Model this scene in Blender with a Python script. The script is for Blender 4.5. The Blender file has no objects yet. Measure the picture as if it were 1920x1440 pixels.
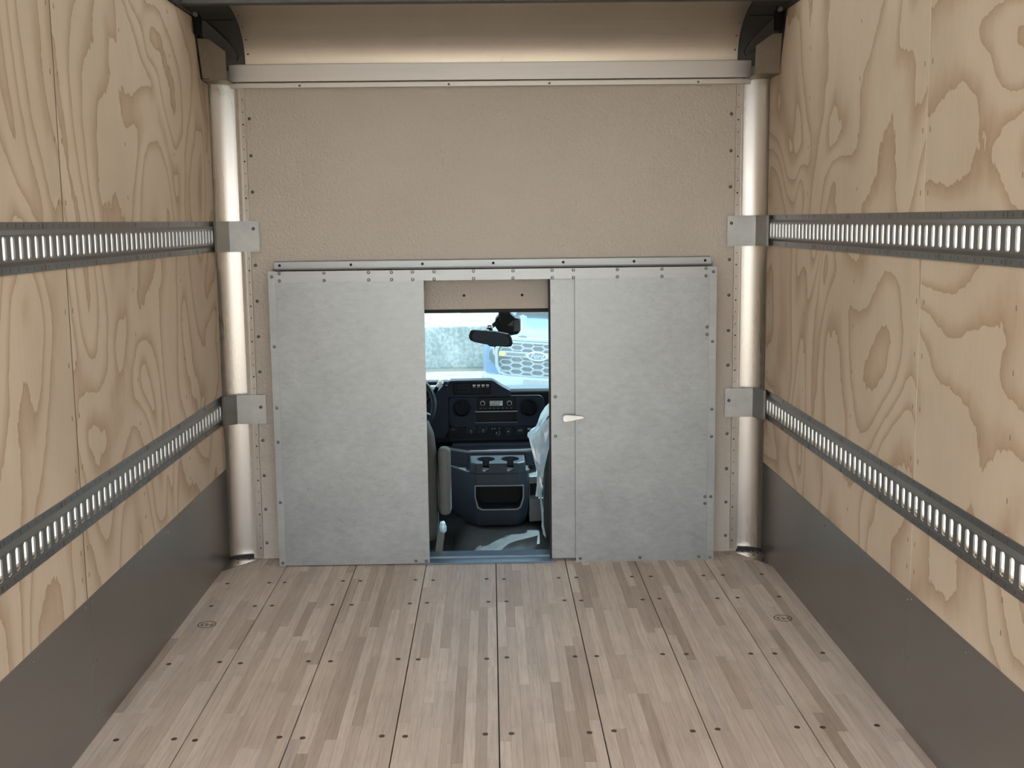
import bpy, bmesh, math, random
from mathutils import Vector, Matrix, noise as mnoise
random.seed(7)
PI = math.pi
scene = bpy.context.scene
C = scene.collection

# ------------------------------------------------------------------ camera
F_PX, PITCH, YAW, ROLL = 2196.58, 0.138845, 0.0173345, 0.0115519
cam_d = bpy.data.cameras.new('camera'); cam = bpy.data.objects.new('camera', cam_d); C.objects.link(cam)
cam_d.sensor_width = 36.0; cam_d.lens = F_PX / 1920 * 36.0; cam_d.clip_start = 0.02; cam_d.clip_end = 300
fw = Vector((math.sin(YAW) * math.cos(PITCH), math.cos(YAW) * math.cos(PITCH), -math.sin(PITCH)))
rt = Vector((math.cos(YAW), -math.sin(YAW), 0)); up = rt.cross(fw)
rt2 = rt * math.cos(ROLL) - up * math.sin(ROLL); up2 = up * math.cos(ROLL) + rt * math.sin(ROLL)
M = Matrix((rt2, up2, -fw)).transposed().to_4x4(); M.translation = Vector((0, -5.02196, 1.488305))
cam.matrix_world = M; scene.camera = cam

# ------------------------------------------------------------------ world, sun, exposure
w = bpy.data.worlds.new('World'); scene.world = w; w.use_nodes = True
w.node_tree.nodes['Background'].inputs[0].default_value = (0.93, 0.96, 1.0, 1)
w.node_tree.nodes['Background'].inputs[1].default_value = 1.0
sd = bpy.data.lights.new('sun', 'SUN'); sd.energy = 4.5; sd.angle = 0.012; sd.color = (1.0, 0.95, 0.86)
sun = bpy.data.objects.new('sun', sd); C.objects.link(sun)
SUN_DIR = Vector((0.36, 0.48, 0.80))
sun.rotation_euler = SUN_DIR.to_track_quat('Z', 'Y').to_euler(); sun.location = (12, 3, 14)
vs = scene.view_settings
vs.view_transform = 'Standard'; vs.look = 'None'; vs.gamma = 1.0; vs.use_curve_mapping = False
vs.exposure = 2.1

# ------------------------------------------------------------------ materials
MATS = {}
def new_mat(name):
    m = bpy.data.materials.new(name); m.use_nodes = True
    nt = m.node_tree; b = nt.nodes['Principled BSDF']; MATS[name] = m
    return m, nt, b
def N(nt, t, **k):
    n = nt.nodes.new(t)
    for a, v in k.items():
        if a.startswith('i_'): n.inputs[int(a[2:])].default_value = v
        else: setattr(n, a, v)
    return n
def L(nt, a, b): nt.links.new(a, b)
def math_n(nt, op, a, b=None, c=None):
    n = nt.nodes.new('ShaderNodeMath'); n.operation = op
    for i, v in enumerate((a, b, c)):
        if v is None: continue
        if isinstance(v, (int, float)): n.inputs[i].default_value = v
        else: L(nt, v, n.inputs[i])
    return n.outputs[0]
def vec_pos(nt, scale=(1, 1, 1), off=(0, 0, 0)):
    g = nt.nodes.new('ShaderNodeNewGeometry')
    v = nt.nodes.new('ShaderNodeVectorMath'); v.operation = 'MULTIPLY_ADD'
    v.inputs[1].default_value = scale; v.inputs[2].default_value = off
    L(nt, g.outputs['Position'], v.inputs[0]); return v.outputs[0]
def noise_n(nt, vec, scale, detail=2, rough=0.5, dist=0.0):
    n = nt.nodes.new('ShaderNodeTexNoise'); n.inputs['Scale'].default_value = scale
    n.inputs['Detail'].default_value = detail; n.inputs['Roughness'].default_value = rough
    n.inputs['Distortion'].default_value = dist
    L(nt, vec, n.inputs['Vector']); return n.outputs[0]
def ramp(nt, fac, stops):
    r = nt.nodes.new('ShaderNodeValToRGB'); e = r.color_ramp.elements
    while len(e) < len(stops): e.new(0.5)
    for i, (p, c) in enumerate(stops):
        e[i].position = p; e[i].color = (c[0], c[1], c[2], 1) if len(c) == 3 else c
    L(nt, fac, r.inputs[0]); return r.outputs[0]
def mixc(nt, fac, a, b, mode='MIX'):
    n = nt.nodes.new('ShaderNodeMix'); n.data_type = 'RGBA'; n.blend_type = mode
    for i, v in ((0, fac), (6, a), (7, b)):
        if isinstance(v, (int, float)): n.inputs[i].default_value = v
        elif isinstance(v, tuple): n.inputs[i].default_value = (v[0], v[1], v[2], 1)
        else: L(nt, v, n.inputs[i])
    return n.outputs[2]
def bump(nt, b, h, strength=0.2, dist=0.002):
    n = nt.nodes.new('ShaderNodeBump'); n.inputs['Strength'].default_value = strength
    n.inputs['Distance'].default_value = dist
    L(nt, h, n.inputs['Height']); L(nt, n.outputs[0], b.inputs['Normal'])
def plain(name, col, rough=0.5, metal=0.0, var=0.08, vs_=30.0, bmp=0.0, bscale=400.0, spec=0.5):
    m, nt, b = new_mat(name)
    n = noise_n(nt, vec_pos(nt), vs_, 3)
    c = ramp(nt, n, [(0.3, tuple(x * (1 - var) for x in col)), (0.7, tuple(min(1, x * (1 + var)) for x in col))])
    L(nt, c, b.inputs['Base Color']); b.inputs['Roughness'].default_value = rough; b.inputs['Metallic'].default_value = metal
    b.inputs['Specular IOR Level'].default_value = spec
    if bmp: bump(nt, b, noise_n(nt, vec_pos(nt), bscale, 2), bmp, 0.001)
    return m
def sheet(name, col, rough, streak, metal=0.9, var=0.12, blot=3.0, scr=0.25, rvar=0.3, bmp=0.06):
    # rolled metal sheet: soft blotches, fine directional streaks, thin scratches
    m, nt, b = new_mat(name)
    st = noise_n(nt, vec_pos(nt, streak), 1.0, 4, 0.65)
    bl = noise_n(nt, vec_pos(nt), blot, 4, 0.6)
    f = math_n(nt, 'ADD', math_n(nt, 'MULTIPLY', st, 0.55), math_n(nt, 'MULTIPLY', bl, 0.45))
    c = ramp(nt, f, [(0.32, tuple(x * (1 - var) for x in col)), (0.68, tuple(min(1, x * (1 + var)) for x in col))])
    sc_ = noise_n(nt, vec_pos(nt, (3.1, 3.1, 5.3)), 2.3, 5, 0.55, 1.2)
    line = math_n(nt, 'LESS_THAN', math_n(nt, 'ABSOLUTE', math_n(nt, 'SUBTRACT', sc_, 0.5)), 0.0016)
    msk = math_n(nt, 'MULTIPLY', line, scr)
    c = mixc(nt, msk, c, tuple(x * 0.45 for x in col))
    L(nt, c, b.inputs['Base Color']); b.inputs['Metallic'].default_value = metal
    L(nt, math_n(nt, 'MULTIPLY_ADD', f, rvar, rough - rvar / 2), b.inputs['Roughness'])
    bump(nt, b, st, bmp, 0.001)
    return m
def plywood(name, off, ys=1.6, zs=1.05, K=10, tone=1.0):
    m, nt, b = new_mat(name)
    p = vec_pos(nt, (0, ys, zs), off)
    h = noise_n(nt, p, 1.0, 1.3, 0.4, 0.9)
    jag = noise_n(nt, vec_pos(nt, (0, 16, 8), off), 1.0, 4, 0.62)
    t = math_n(nt, 'FRACT', math_n(nt, 'ADD', math_n(nt, 'MULTIPLY', h, K), math_n(nt, 'MULTIPLY', jag, 0.42)))
    T = lambda r, g, bl: (r * tone * 1.03, g * tone * 1.05, bl * tone * 1.09)
    c = ramp(nt, t, [(0.0, T(.49, .352, .232)), (0.03, T(.545, .402, .274)), (0.15, T(.61, .468, .332)), (0.36, T(.70, .570, .425)),
                     (0.6, T(.725, .598, .452)), (0.98, T(.715, .588, .442)), (1.0, T(.49, .352, .232))])
    big = noise_n(nt, vec_pos(nt, (0, 2.2, 1.6), (off[0] + 9, off[1], off[2])), 1.0, 3, 0.6)
    c2 = ramp(nt, big, [(0.3, (.90, .88, .86)), (0.7, (1.04, 1.03, 1.02))])
    c = mixc(nt, 1.0, c, c2, 'MULTIPLY')
    fib = noise_n(nt, vec_pos(nt, (0, 260, 6), off), 1.0, 3, 0.7)
    c = mixc(nt, 1.0, c, ramp(nt, fib, [(0.3, (.955, .95, .945)), (0.7, (1.02, 1.02, 1.02))]), 'MULTIPLY')
    L(nt, c, b.inputs['Base Color']); b.inputs['Roughness'].default_value = 0.62; b.inputs['Specular IOR Level'].default_value = 0.3
    bump(nt, b, fib, 0.08, 0.0006)
    return m
def hardwood(name, per_island):
    m, nt, b = new_mat(name)
    if per_island: rnd = N(nt, 'ShaderNodeNewGeometry').outputs['Random Per Island']
    else: rnd = N(nt, 'ShaderNodeObjectInfo').outputs['Random']
    base = ramp(nt, rnd, [(0.0, (0.447, 0.360, 0.299)), (0.2, (0.580, 0.478, 0.408)), (0.5, (0.650, 0.548, 0.476)), (0.8, (0.713, 0.609, 0.534)), (1.0, (0.545, 0.464, 0.412))])
    off = N(nt, 'ShaderNodeCombineXYZ'); L(nt, math_n(nt, 'MULTIPLY', rnd, 37.0), off.inputs[2])
    va = N(nt, 'ShaderNodeVectorMath'); va.operation = 'ADD'
    L(nt, vec_pos(nt, (110, 5, 1)), va.inputs[0]); L(nt, off.outputs[0], va.inputs[1])
    g = noise_n(nt, va.outputs[0], 1.0, 4, 0.65, 0.4)
    c = mixc(nt, 1.0, base, ramp(nt, g, [(0.28, (.80, .77, .75)), (0.5, (.98, .98, .98)), (0.72, (1.10, 1.09, 1.08))]), 'MULTIPLY')
    dirt = noise_n(nt, vec_pos(nt, (3, 2, 1)), 1.3, 4, 0.65)
    c = mixc(nt, 1.0, c, ramp(nt, dirt, [(0.3, (.90, .89, .88)), (0.65, (1.04, 1.035, 1.03))]), 'MULTIPLY')
    L(nt, c, b.inputs['Base Color']); b.inputs['Roughness'].default_value = 0.55; b.inputs['Specular IOR Level'].default_value = 0.35
    bump(nt, b, g, 0.06, 0.0006)
    return m

plywood('ply_l1', (3.1, 1.3, 0.35)); plywood('ply_l2', (11.7, 4.2, 2.1), 1.7, .9)
plywood('ply_r1', (23.4, 7.7, 5.2), 1.4, 1.15, 9); plywood('ply_r2', (31.9, 2.4, 8.8), 1.0, 1.35, 9)
plywood('ply_far', (41.9, 2.4, 3.8))
hardwood('stave', False); hardwood('stave_rest', True)
sheet('galv_front', (.400, .426, .430), .42, (22, 22, 46), .85, .17, 5.0, .6)
sheet('galv_strip', (.42, .44, .44), .40, (6, 6, 60), .85)
sheet('galv_track', (.26, .265, .265), .38, (20, 3, 20), .9)
sheet('galv_bracket', (.50, .51, .50), .36, (14, 14, 14), .9, .16, 9)
plain('kick_steel', (.315, .315, .305), .30, .9, .04, 1.5)
sheet('alu', (.60, .565, .52), .29, (60, 60, 1.5), .95, .05, 2.0, .1)
sheet('alu_nose', (.68, .635, .575), .36, (1.2, 60, 60), .95, .06, 2.0, .25)
sheet('alu_bar', (.66, .62, .58), .38, (1.2, 60, 60), .9, .06, 2.0, .15)
sheet('sill_steel', (.20, .26, .33), .35, (1.5, 50, 50), .8)
# beige composite panel with an orange-peel face
m, nt, b = new_mat('beige_panel')
c = ramp(nt, noise_n(nt, vec_pos(nt), 2.5, 4), [(0.3, (.590, .527, .452)), (0.7, (.625, .560, .484))])
L(nt, c, b.inputs['Base Color']); b.inputs['Roughness'].default_value = 0.30
bump(nt, b, noise_n(nt, vec_pos(nt), 105, 2, 0.5), 0.75, 0.004)
plain('brown_plate', (.205, .165, .12), .45, 0.2)
plain('charcoal', (.045, .045, .047), .5)
plain('black', (.007, .007, .008), .5, spec=.15)
plain('rubber', (.015, .015, .016), .65)
plain('roof_grey', (.10, .10, .10), .5, .3)
plain('roof_skin', (.42, .41, .39), .5)
plain('rivet', (.24, .24, .24), .3, .9)
plain('rivet_dark', (.16, .15, .14), .4, .8)
plain('hole_dark', (.02, .018, .016), .7)
plain('screw_rust', (.10, .065, .045), .6, .3)
plain('leak_light', (.82, .76, .66), .7)  # stands in for light leaking through the right wall joints
plain('staple', (.34, .25, .17), .5, .4)
plain('stamp_ink', (.09, .072, .06), .8)
plain('handle_metal', (.82, .82, .80), .3, .7)
plain('subfloor', (.03, .022, .018), .8)
plain('dash_navy', (.011, .017, .026), .5, bmp=.25, spec=.12)
plain('dash_dark', (.005, .007, .010), .5, bmp=.2, spec=.12)
plain('dash_top', (.045, .065, .095), .5, bmp=.2, spec=.3)
plain('console_grey', (.021, .028, .040), .5, bmp=.2, spec=.25)
plain('console_light', (.105, .11, .115), .5, bmp=.2)
plain('trim_grey', (.16, .17, .18), .45)
plain('icon_grey', (.30, .31, .32), .5)
plain('icon_white', (.62, .63, .63), .5)
plain('lcd', (.34, .37, .37), .4)
plain('seat_grey', (.085, .084, .078), .6, bmp=.3)
plain('seat_light', (.15, .15, .145), .6, bmp=.3)
plain('seat_dark', (.040, .038, .036), .6, bmp=.3)
plain('belt', (.17, .185, .19), .7)
plain('cab_floor', (.085, .09, .095), .30, var=.15)
plain('cab_liner', (.08, .08, .08), .7)
plain('chrome', (.75, .77, .80), .15, 1.0)
plain('car_blue', (.10, .23, .40), .3, .2)
plain('car_dark', (.03, .055, .08), .35)
plain('car_silver', (.36, .43, .49), .3, .5)
plain('amber', (.65, .42, .16), .4)
plain('tyre', (.06, .07, .08), .8)
plain('car_white', (.80, .80, .79), .3)
plain('badge_blue', (.06, .13, .20), .3)
# mirror glass
m, nt, b = new_mat('mirror_glass'); c = ramp(nt, noise_n(nt, vec_pos(nt), 3), [(0, (.010, .014, .022)), (1, (.013, .018, .027))])
L(nt, c, b.inputs['Base Color']); b.inputs['Metallic'].default_value = 1.0; b.inputs['Roughness'].default_value = 0.06
# ground and concrete
m, nt, b = new_mat('sand_ground')
a1 = noise_n(nt, vec_pos(nt), 1.6, 5, .65); a2 = noise_n(nt, vec_pos(nt), 14, 4, .6)
c = ramp(nt, math_n(nt, 'ADD', math_n(nt, 'MULTIPLY', a1, .5), math_n(nt, 'MULTIPLY', a2, .5)), [(0.36, (.085, .07, .045)), (0.5, (.17, .148, .100)), (0.64, (.235, .212, .155))])
L(nt, c, b.inputs['Base Color']); b.inputs['Roughness'].default_value = .9
m, nt, b = new_mat('concrete')
a1 = noise_n(nt, vec_pos(nt, (1, 1, .45)), 3.5, 6, .7); a2 = noise_n(nt, vec_pos(nt), 16, 5, .7)
c = ramp(nt, math_n(nt, 'ADD', math_n(nt, 'MULTIPLY', a1, .5), math_n(nt, 'MULTIPLY', a2, .5)), [(0.38, (.10, .135, .135)), (0.5, (.25, .285, .27)), (0.62, (.50, .51, .46))])
L(nt, c, b.inputs['Base Color']); b.inputs['Roughness'].default_value = .9; bump(nt, b, a2, .5, .02)
# translucent white fibreglass skin of the box
m, nt, b = new_mat('frp_skin'); nt.nodes.remove(b); o = nt.nodes['Material Output']
d1 = N(nt, 'ShaderNodeBsdfDiffuse'); d2 = N(nt, 'ShaderNodeBsdfTranslucent'); mx = N(nt, 'ShaderNodeMixShader', i_0=.72)
c = ramp(nt, noise_n(nt, vec_pos(nt), 2), [(0, (.80, .80, .78)), (1, (.86, .86, .84))])
L(nt, c, d1.inputs[0]); L(nt, c, d2.inputs[0]); L(nt, d1.outputs[0], mx.inputs[1]); L(nt, d2.outputs[0], mx.inputs[2]); L(nt, mx.outputs[0], o.inputs[0])
# thin fibreglass roof skin that lets some daylight through
m, nt, b = new_mat('frp_roof'); nt.nodes.remove(b); o = nt.nodes['Material Output']
d1 = N(nt, 'ShaderNodeBsdfDiffuse'); d2 = N(nt, 'ShaderNodeBsdfTranslucent'); mx = N(nt, 'ShaderNodeMixShader', i_0=.32)
c = ramp(nt, noise_n(nt, vec_pos(nt), 2), [(0, (.80, .81, .81)), (1, (.85, .86, .86))])
L(nt, c, d1.inputs[0]); L(nt, c, d2.inputs[0]); L(nt, d1.outputs[0], mx.inputs[1]); L(nt, d2.outputs[0], mx.inputs[2]); L(nt, mx.outputs[0], o.inputs[0])
# crumpled clear plastic
m, nt, b = new_mat('plastic_film'); nt.nodes.remove(b); o = nt.nodes['Material Output']
d1 = N(nt, 'ShaderNodeBsdfDiffuse'); d2 = N(nt, 'ShaderNodeBsdfTranslucent'); gl = N(nt, 'ShaderNodeBsdfGlossy'); gl.inputs['Roughness'].default_value = .25
mx = N(nt, 'ShaderNodeMixShader', i_0=.6); mx2 = N(nt, 'ShaderNodeMixShader', i_0=.15)
c = ramp(nt, noise_n(nt, vec_pos(nt), 22, 3), [(0.3, (.58, .74, .86)), (0.7, (.88, .95, .97))])
L(nt, c, d1.inputs[0]); L(nt, c, d2.inputs[0]); L(nt, d1.outputs[0], mx.inputs[1]); L(nt, d2.outputs[0], mx.inputs[2])
L(nt, mx.outputs[0], mx2.inputs[1]); L(nt, gl.outputs[0], mx2.inputs[2]); L(nt, mx2.outputs[0], o.inputs[0])
# glass: tinted pane with a pale translucent veil imitating glare and a fresnel sheen
def glass(name, tint, glare_veil):
    m, nt, b = new_mat(name); nt.nodes.remove(b); o = nt.nodes['Material Output']
    tr = N(nt, 'ShaderNodeBsdfTransparent'); tr.inputs[0].default_value = (*tint, 1)
    gl = N(nt, 'ShaderNodeBsdfGlossy'); gl.inputs['Roughness'].default_value = .02
    fr = N(nt, 'ShaderNodeFresnel'); fr.inputs[0].default_value = 1.3
    tl = N(nt, 'ShaderNodeBsdfTranslucent'); tl.inputs[0].default_value = (.75, .88, .95, 1)
    mx = N(nt, 'ShaderNodeMixShader'); mx2 = N(nt, 'ShaderNodeMixShader')
    dn = math_n(nt, 'MULTIPLY', noise_n(nt, vec_pos(nt), 4, 3), glare_veil * 2)
    L(nt, dn, mx.inputs[0]); L(nt, tr.outputs[0], mx.inputs[1]); L(nt, tl.outputs[0], mx.inputs[2])
    L(nt, math_n(nt, 'MULTIPLY', fr.outputs[0], .5), mx2.inputs[0]); L(nt, mx.outputs[0], mx2.inputs[1]); L(nt, gl.outputs[0], mx2.inputs[2]); L(nt, mx2.outputs[0], o.inputs[0])
glass('windshield_glass', (.66, .80, .86), .03)
glass('side_glass', (.85, .92, .92), .01)
glass('car_glass', (.25, .33, .38), .03)

# ------------------------------------------------------------------ mesh helpers
WORG = {}
def org(o): return WORG.get(o, Vector((0, 0, 0))) if o else Vector((0, 0, 0))
class MB:
    def __init__(s): s.v = []; s.f = []
    def add(s, vs, fs):
        k = len(s.v); s.v += [tuple(p) for p in vs]; s.f += [tuple(i + k for i in f) for f in fs]; return s
    def box(s, x0, x1, y0, y1, z0, z1):
        return s.add([(x0, y0, z0), (x1, y0, z0), (x1, y1, z0), (x0, y1, z0), (x0, y0, z1), (x1, y0, z1), (x1, y1, z1), (x0, y1, z1)],
                     [(0, 3, 2, 1), (4, 5, 6, 7), (0, 1, 5, 4), (1, 2, 6, 5), (2, 3, 7, 6), (3, 0, 4, 7)])
    def prism(s, poly, axis, a, b):
        n = len(poly)
        P = (lambda p, t: (t, p[0], p[1])) if axis == 'x' else (lambda p, t: (p[0], t, p[1])) if axis == 'y' else (lambda p, t: (p[0], p[1], t))
        return s.add([P(p, a) for p in poly] + [P(p, b) for p in poly],
                     [tuple(range(n)), tuple(range(2 * n - 1, n - 1, -1))] + [(i, i + n, (i + 1) % n + n, (i + 1) % n) for i in range(n)])
    def loft(s, rings, closed=True, caps=True):
        n = len(rings[0]); vs_ = [p for r in rings for p in r]; fs = []
        for i in range(len(rings) - 1):
            for j in range(n if closed else n - 1):
                k = (j + 1) % n; fs.append((i * n + j, i * n + k, (i + 1) * n + k, (i + 1) * n + j))
        if caps and closed: fs += [tuple(range(n - 1, -1, -1)), tuple(range((len(rings) - 1) * n, len(rings) * n))]
        return s.add(vs_, fs)
    def tube(s, pts, r, n=8, caps=True):
        pts = [Vector(p) for p in pts]; rings = []
        rr = r if isinstance(r, (list, tuple)) else [r] * len(pts)
        for i, p in enumerate(pts):
            t = (pts[min(i + 1, len(pts) - 1)] - pts[max(i - 1, 0)]).normalized()
            u = t.cross(Vector((0, 0, 1)));
            if u.length < .05: u = t.cross(Vector((1, 0, 0)))
            u.normalize(); v = t.cross(u)
            rings.append([p + (u * math.cos(2 * PI * k / n) + v * math.sin(2 * PI * k / n)) * rr[i] for k in range(n)])
        return s.loft(rings, True, caps)
    def lathe(s, prof, o, axis='y', n=20, caps=True):
        # prof: (radius, height along axis)
        rings = []
        for r, h in prof:
            ring = []
            for k in range(n):
                c_, s_ = r * math.cos(2 * PI * k / n), r * math.sin(2 * PI * k / n)
                ring.append((o[0] + c_, o[1] + h, o[2] + s_) if axis == 'y' else (o[0] + h, o[1] + c_, o[2] + s_) if axis == 'x' else (o[0] + c_, o[1] + s_, o[2] + h))
            rings.append(ring)
        return s.loft(rings, True, caps)
    def build(s, name, mat, parent=None, bevel=0, seg=2, smooth=False, origin=None, kind=None, ang=30):
        bm = bmesh.new(); vs_ = [bm.verts.new(p) for p in s.v]
        for f in s.f:
            try: bm.faces.new([vs_[i] for i in f])
            except ValueError: pass
        bmesh.ops.recalc_face_normals(bm, faces=bm.faces)
        if bevel:
            ed = [e for e in bm.edges if len(e.link_faces) == 2 and e.calc_face_angle(0) > math.radians(ang)]
            bmesh.ops.bevel(bm, geom=ed, offset=bevel, offset_type='OFFSET', segments=seg, profile=.5, affect='EDGES', clamp_overlap=True)
        if origin is None:
            xs = [v.co for v in bm.verts]
            origin = Vector([(min(p[i] for p in xs) + max(p[i] for p in xs)) / 2 for i in range(2)] + [min(p[2] for p in xs)])
        origin = Vector(origin)
        for v in bm.verts: v.co -= origin
        me = bpy.data.meshes.new(name); bm.to_mesh(me); bm.free()
        if smooth:
            for p in me.polygons: p.use_smooth = True
            if smooth != 'all': me.set_sharp_from_angle(angle=math.radians(38))
        me.materials.append(MATS[mat])
        return place(name, me, origin, parent, kind)
def place(name, me, origin, parent=None, kind=None, rot=None, scale=None):
    o = bpy.data.objects.new(name, me); C.objects.link(o)
    o.parent = parent; o.location = Vector(origin) - org(parent); WORG[o] = Vector(origin)
    if rot: o.rotation_euler = rot
    if scale: o.scale = scale
    if kind: o['kind'] = kind
    return o
def thing(name, label, cat, loc, group=None):
    o = bpy.data.objects.new(name, None); C.objects.link(o); o.location = loc; WORG[o] = Vector(loc); o.empty_display_size = .1
    return tag(o, label, cat, group)
def tag(o, label, cat=None, group=None):
    o['label'] = label
    if cat: o['category'] = cat
    if group: o['group'] = group
    return o
def struct(o, label): o['kind'] = 'structure'; o['label'] = label; return o
def cut(o, cutters):
    # carve openings into a mesh (cutters are MB lists in world space)
    tmp = []
    for mb in cutters:
        c_ = mb.build('cutter', 'black'); tmp.append(c_)
        md = o.modifiers.new('cut', 'BOOLEAN'); md.operation = 'DIFFERENCE'; md.object = c_; md.solver = 'EXACT'
    bpy.context.view_layer.update()
    me = bpy.data.meshes.new_from_object(o.evaluated_get(bpy.context.evaluated_depsgraph_get()))
    o.modifiers.clear(); o.data = me
    for c_ in tmp: bpy.data.objects.remove(c_)
    return o
def rrect(x0, x1, z0, z1, r, n=4):
    pts = []
    for cx, cz, a in ((x1 - r, z1 - r, 0), (x0 + r, z1 - r, 90), (x0 + r, z0 + r, 180), (x1 - r, z0 + r, 270)):
        for k in range(n + 1):
            t = math.radians(a + 90 * k / n); pts.append((cx + r * math.cos(t), cz + r * math.sin(t)))
    return pts
def text_mesh(txt, size, extrude=0.0008, shear=0.0):
    cu = bpy.data.curves.new('lettering', 'FONT'); cu.body = txt; cu.size = size; cu.extrude = extrude
    cu.align_x = 'CENTER'; cu.align_y = 'CENTER'; cu.shear = shear; cu.resolution_u = 3
    o = bpy.data.objects.new('lettering', cu); C.objects.link(o); bpy.context.view_layer.update()
    me = bpy.data.meshes.new_from_object(o.evaluated_get(bpy.context.evaluated_depsgraph_get()))
    bpy.data.objects.remove(o); bpy.data.curves.remove(cu); return me
# shared rivet meshes, axis -Y (head looks to the rear), local origin on the face
def rivet_mesh(name, r, h, mat, n=10, ring=False):
    mb = MB().lathe([(r, 0), (r * .92, -h * .55), (r * .55, -h)], (0, 0, 0), 'y', n)
    o = mb.build(name, mat, origin=(0, 0, 0), smooth=True); me = o.data; bpy.data.objects.remove(o); return me
RIV = rivet_mesh('rivet', .0072, .0045, 'rivet'); RIV_D = rivet_mesh('rivet', .0075, .004, 'rivet_dark'); SCR_D = rivet_mesh('screw', .0052, .002, 'rivet_dark')
SCR_H = rivet_mesh('screw', .0062, .0025, 'hole_dark'); RIV_S = rivet_mesh('rivet', .004, .002, 'rivet')
def rivets(name, me, pts, parent, rot=None):
    for p in pts: place(name, me, p, parent, rot=rot)

# ------------------------------------------------------------------ box dimensions
XL, XR = -1.18, 1.198          # faces of the plywood
YF, YR = 0.09, -5.12           # bulkhead face, rear end
SEAMS = [-0.9075 + .3048 * k for k in range(7)]
R1 = (1.369, 1.498); R2 = (0.617, 0.744)

# ------------------------------------------------------------------ floor
floor = MB().box(-1.25, 1.27, YR, .14, -.06, -.030).build('floor', 'subfloor')
struct(floor, 'laminated hardwood cargo floor of eight long boards')
unit = MB().box(-.5, .5, -.5, .5, -1, 0).build('stave', 'stave', origin=(0, 0, 0)); stave_me = unit.data; bpy.data.objects.remove(unit)
screw_me = MB().lathe([(.0058, .0002), (.0052, .0008), (.002, .0009)], (0, 0, 0), 'z', 8).build('screw_head', 'screw_rust', origin=(0, 0, 0)); sm_ = screw_me.data; bpy.data.objects.remove(screw_me)
edges = [XL - .004] + SEAMS + [XR + .004]
cands = []; boards = []
for bi in range(8):
    a, b_ = edges[bi] + .0017, edges[bi + 1] - .0017
    bd = MB().box(a, b_, YR, .12, -.030, -.0075).build('floor_board', 'subfloor', floor); boards.append(bd)
    n = 9 if bi not in (0, 7) else 8
    wd = (b_ - a) / n
    for k in range(n):
        y = .12 - random.uniform(0, .3)
        y0 = .12
        while y0 > YR:
            ln = random.choice((.32, .45, .55, .62, .75, .9)) * random.uniform(.85, 1.15)
            y1 = max(YR, (y if y0 == .12 else y0 - ln))
            if y0 - y1 > .004: cands.append((bi, a + k * wd, a + (k + 1) * wd, y1, y0))
            y0 = y1
cands.sort(key=lambda c_: (0 if c_[4] > -2.0 else 1, c_[4] + .3 * (c_[4] - c_[3])))
vis = [c_ for c_ in cands if c_[4] > -2.05]; rest = [c_ for c_ in cands if c_[4] <= -2.05]
vis.sort(key=lambda c_: -((min(c_[4], .0) - max(c_[3], -2.0)) / (5.02 + c_[3]) ** 2))
rest += vis[298:]; vis = vis[:298]
for bi, xa, xb, ya, yb in vis:
    g = .00018
    place('stave', stave_me, ((xa + xb) / 2, (ya + yb) / 2, random.uniform(-.00025, 0)), boards[bi], scale=(xb - xa - 2 * g, yb - ya - 2 * g, .0074))
for bi in range(8):
    mb = MB()
    for c_ in rest:
        if c_[0] == bi: mb.box(c_[1] + .00018, c_[2] - .00018, c_[3] + .0002, c_[4] - .0002, -.0074, random.uniform(-.00025, 0))
    mb.build('staves', 'stave_rest', boards[bi], kind='stuff')
for bi in range(8):
    for y in (-.27, -.567, -1.166, -1.766):
        for x in (edges[bi] + (.035 if bi else .07), edges[bi + 1] - (.038 if bi < 7 else .08)):
            place('screw_head', sm_, (x + random.uniform(-.006, .006), y + random.uniform(-.008, .008), 0), boards[bi], scale=(1.6, 1.8, 1))
for bi, cx, cy in ((0, -1.081, -.775), (7, 1.078, -.815)):
    mb = MB(); n = 28
    mb.loft([[(cx + r * math.cos(2 * PI * k / n), cy + 1.05 * r * math.sin(2 * PI * k / n), z) for k in range(n)] for r, z in ((.0345, .0001), (.0345, .0005), (.0305, .0005), (.0305, .0001))], True, False)
    st = mb.build('stamp', 'stamp_ink', boards[bi]); st['label'] = 'oval ink stamp reading M3'
    me = text_mesh('M3', .040, .0002); me.materials.append(MATS['stamp_ink'])
    place('stamp_lettering', me, (cx, cy, .0004), st, rot=(0, 0, PI)) if False else place('stamp_lettering', me, (cx, cy, .0004), boards[bi], rot=(0, 0, PI))

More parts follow.
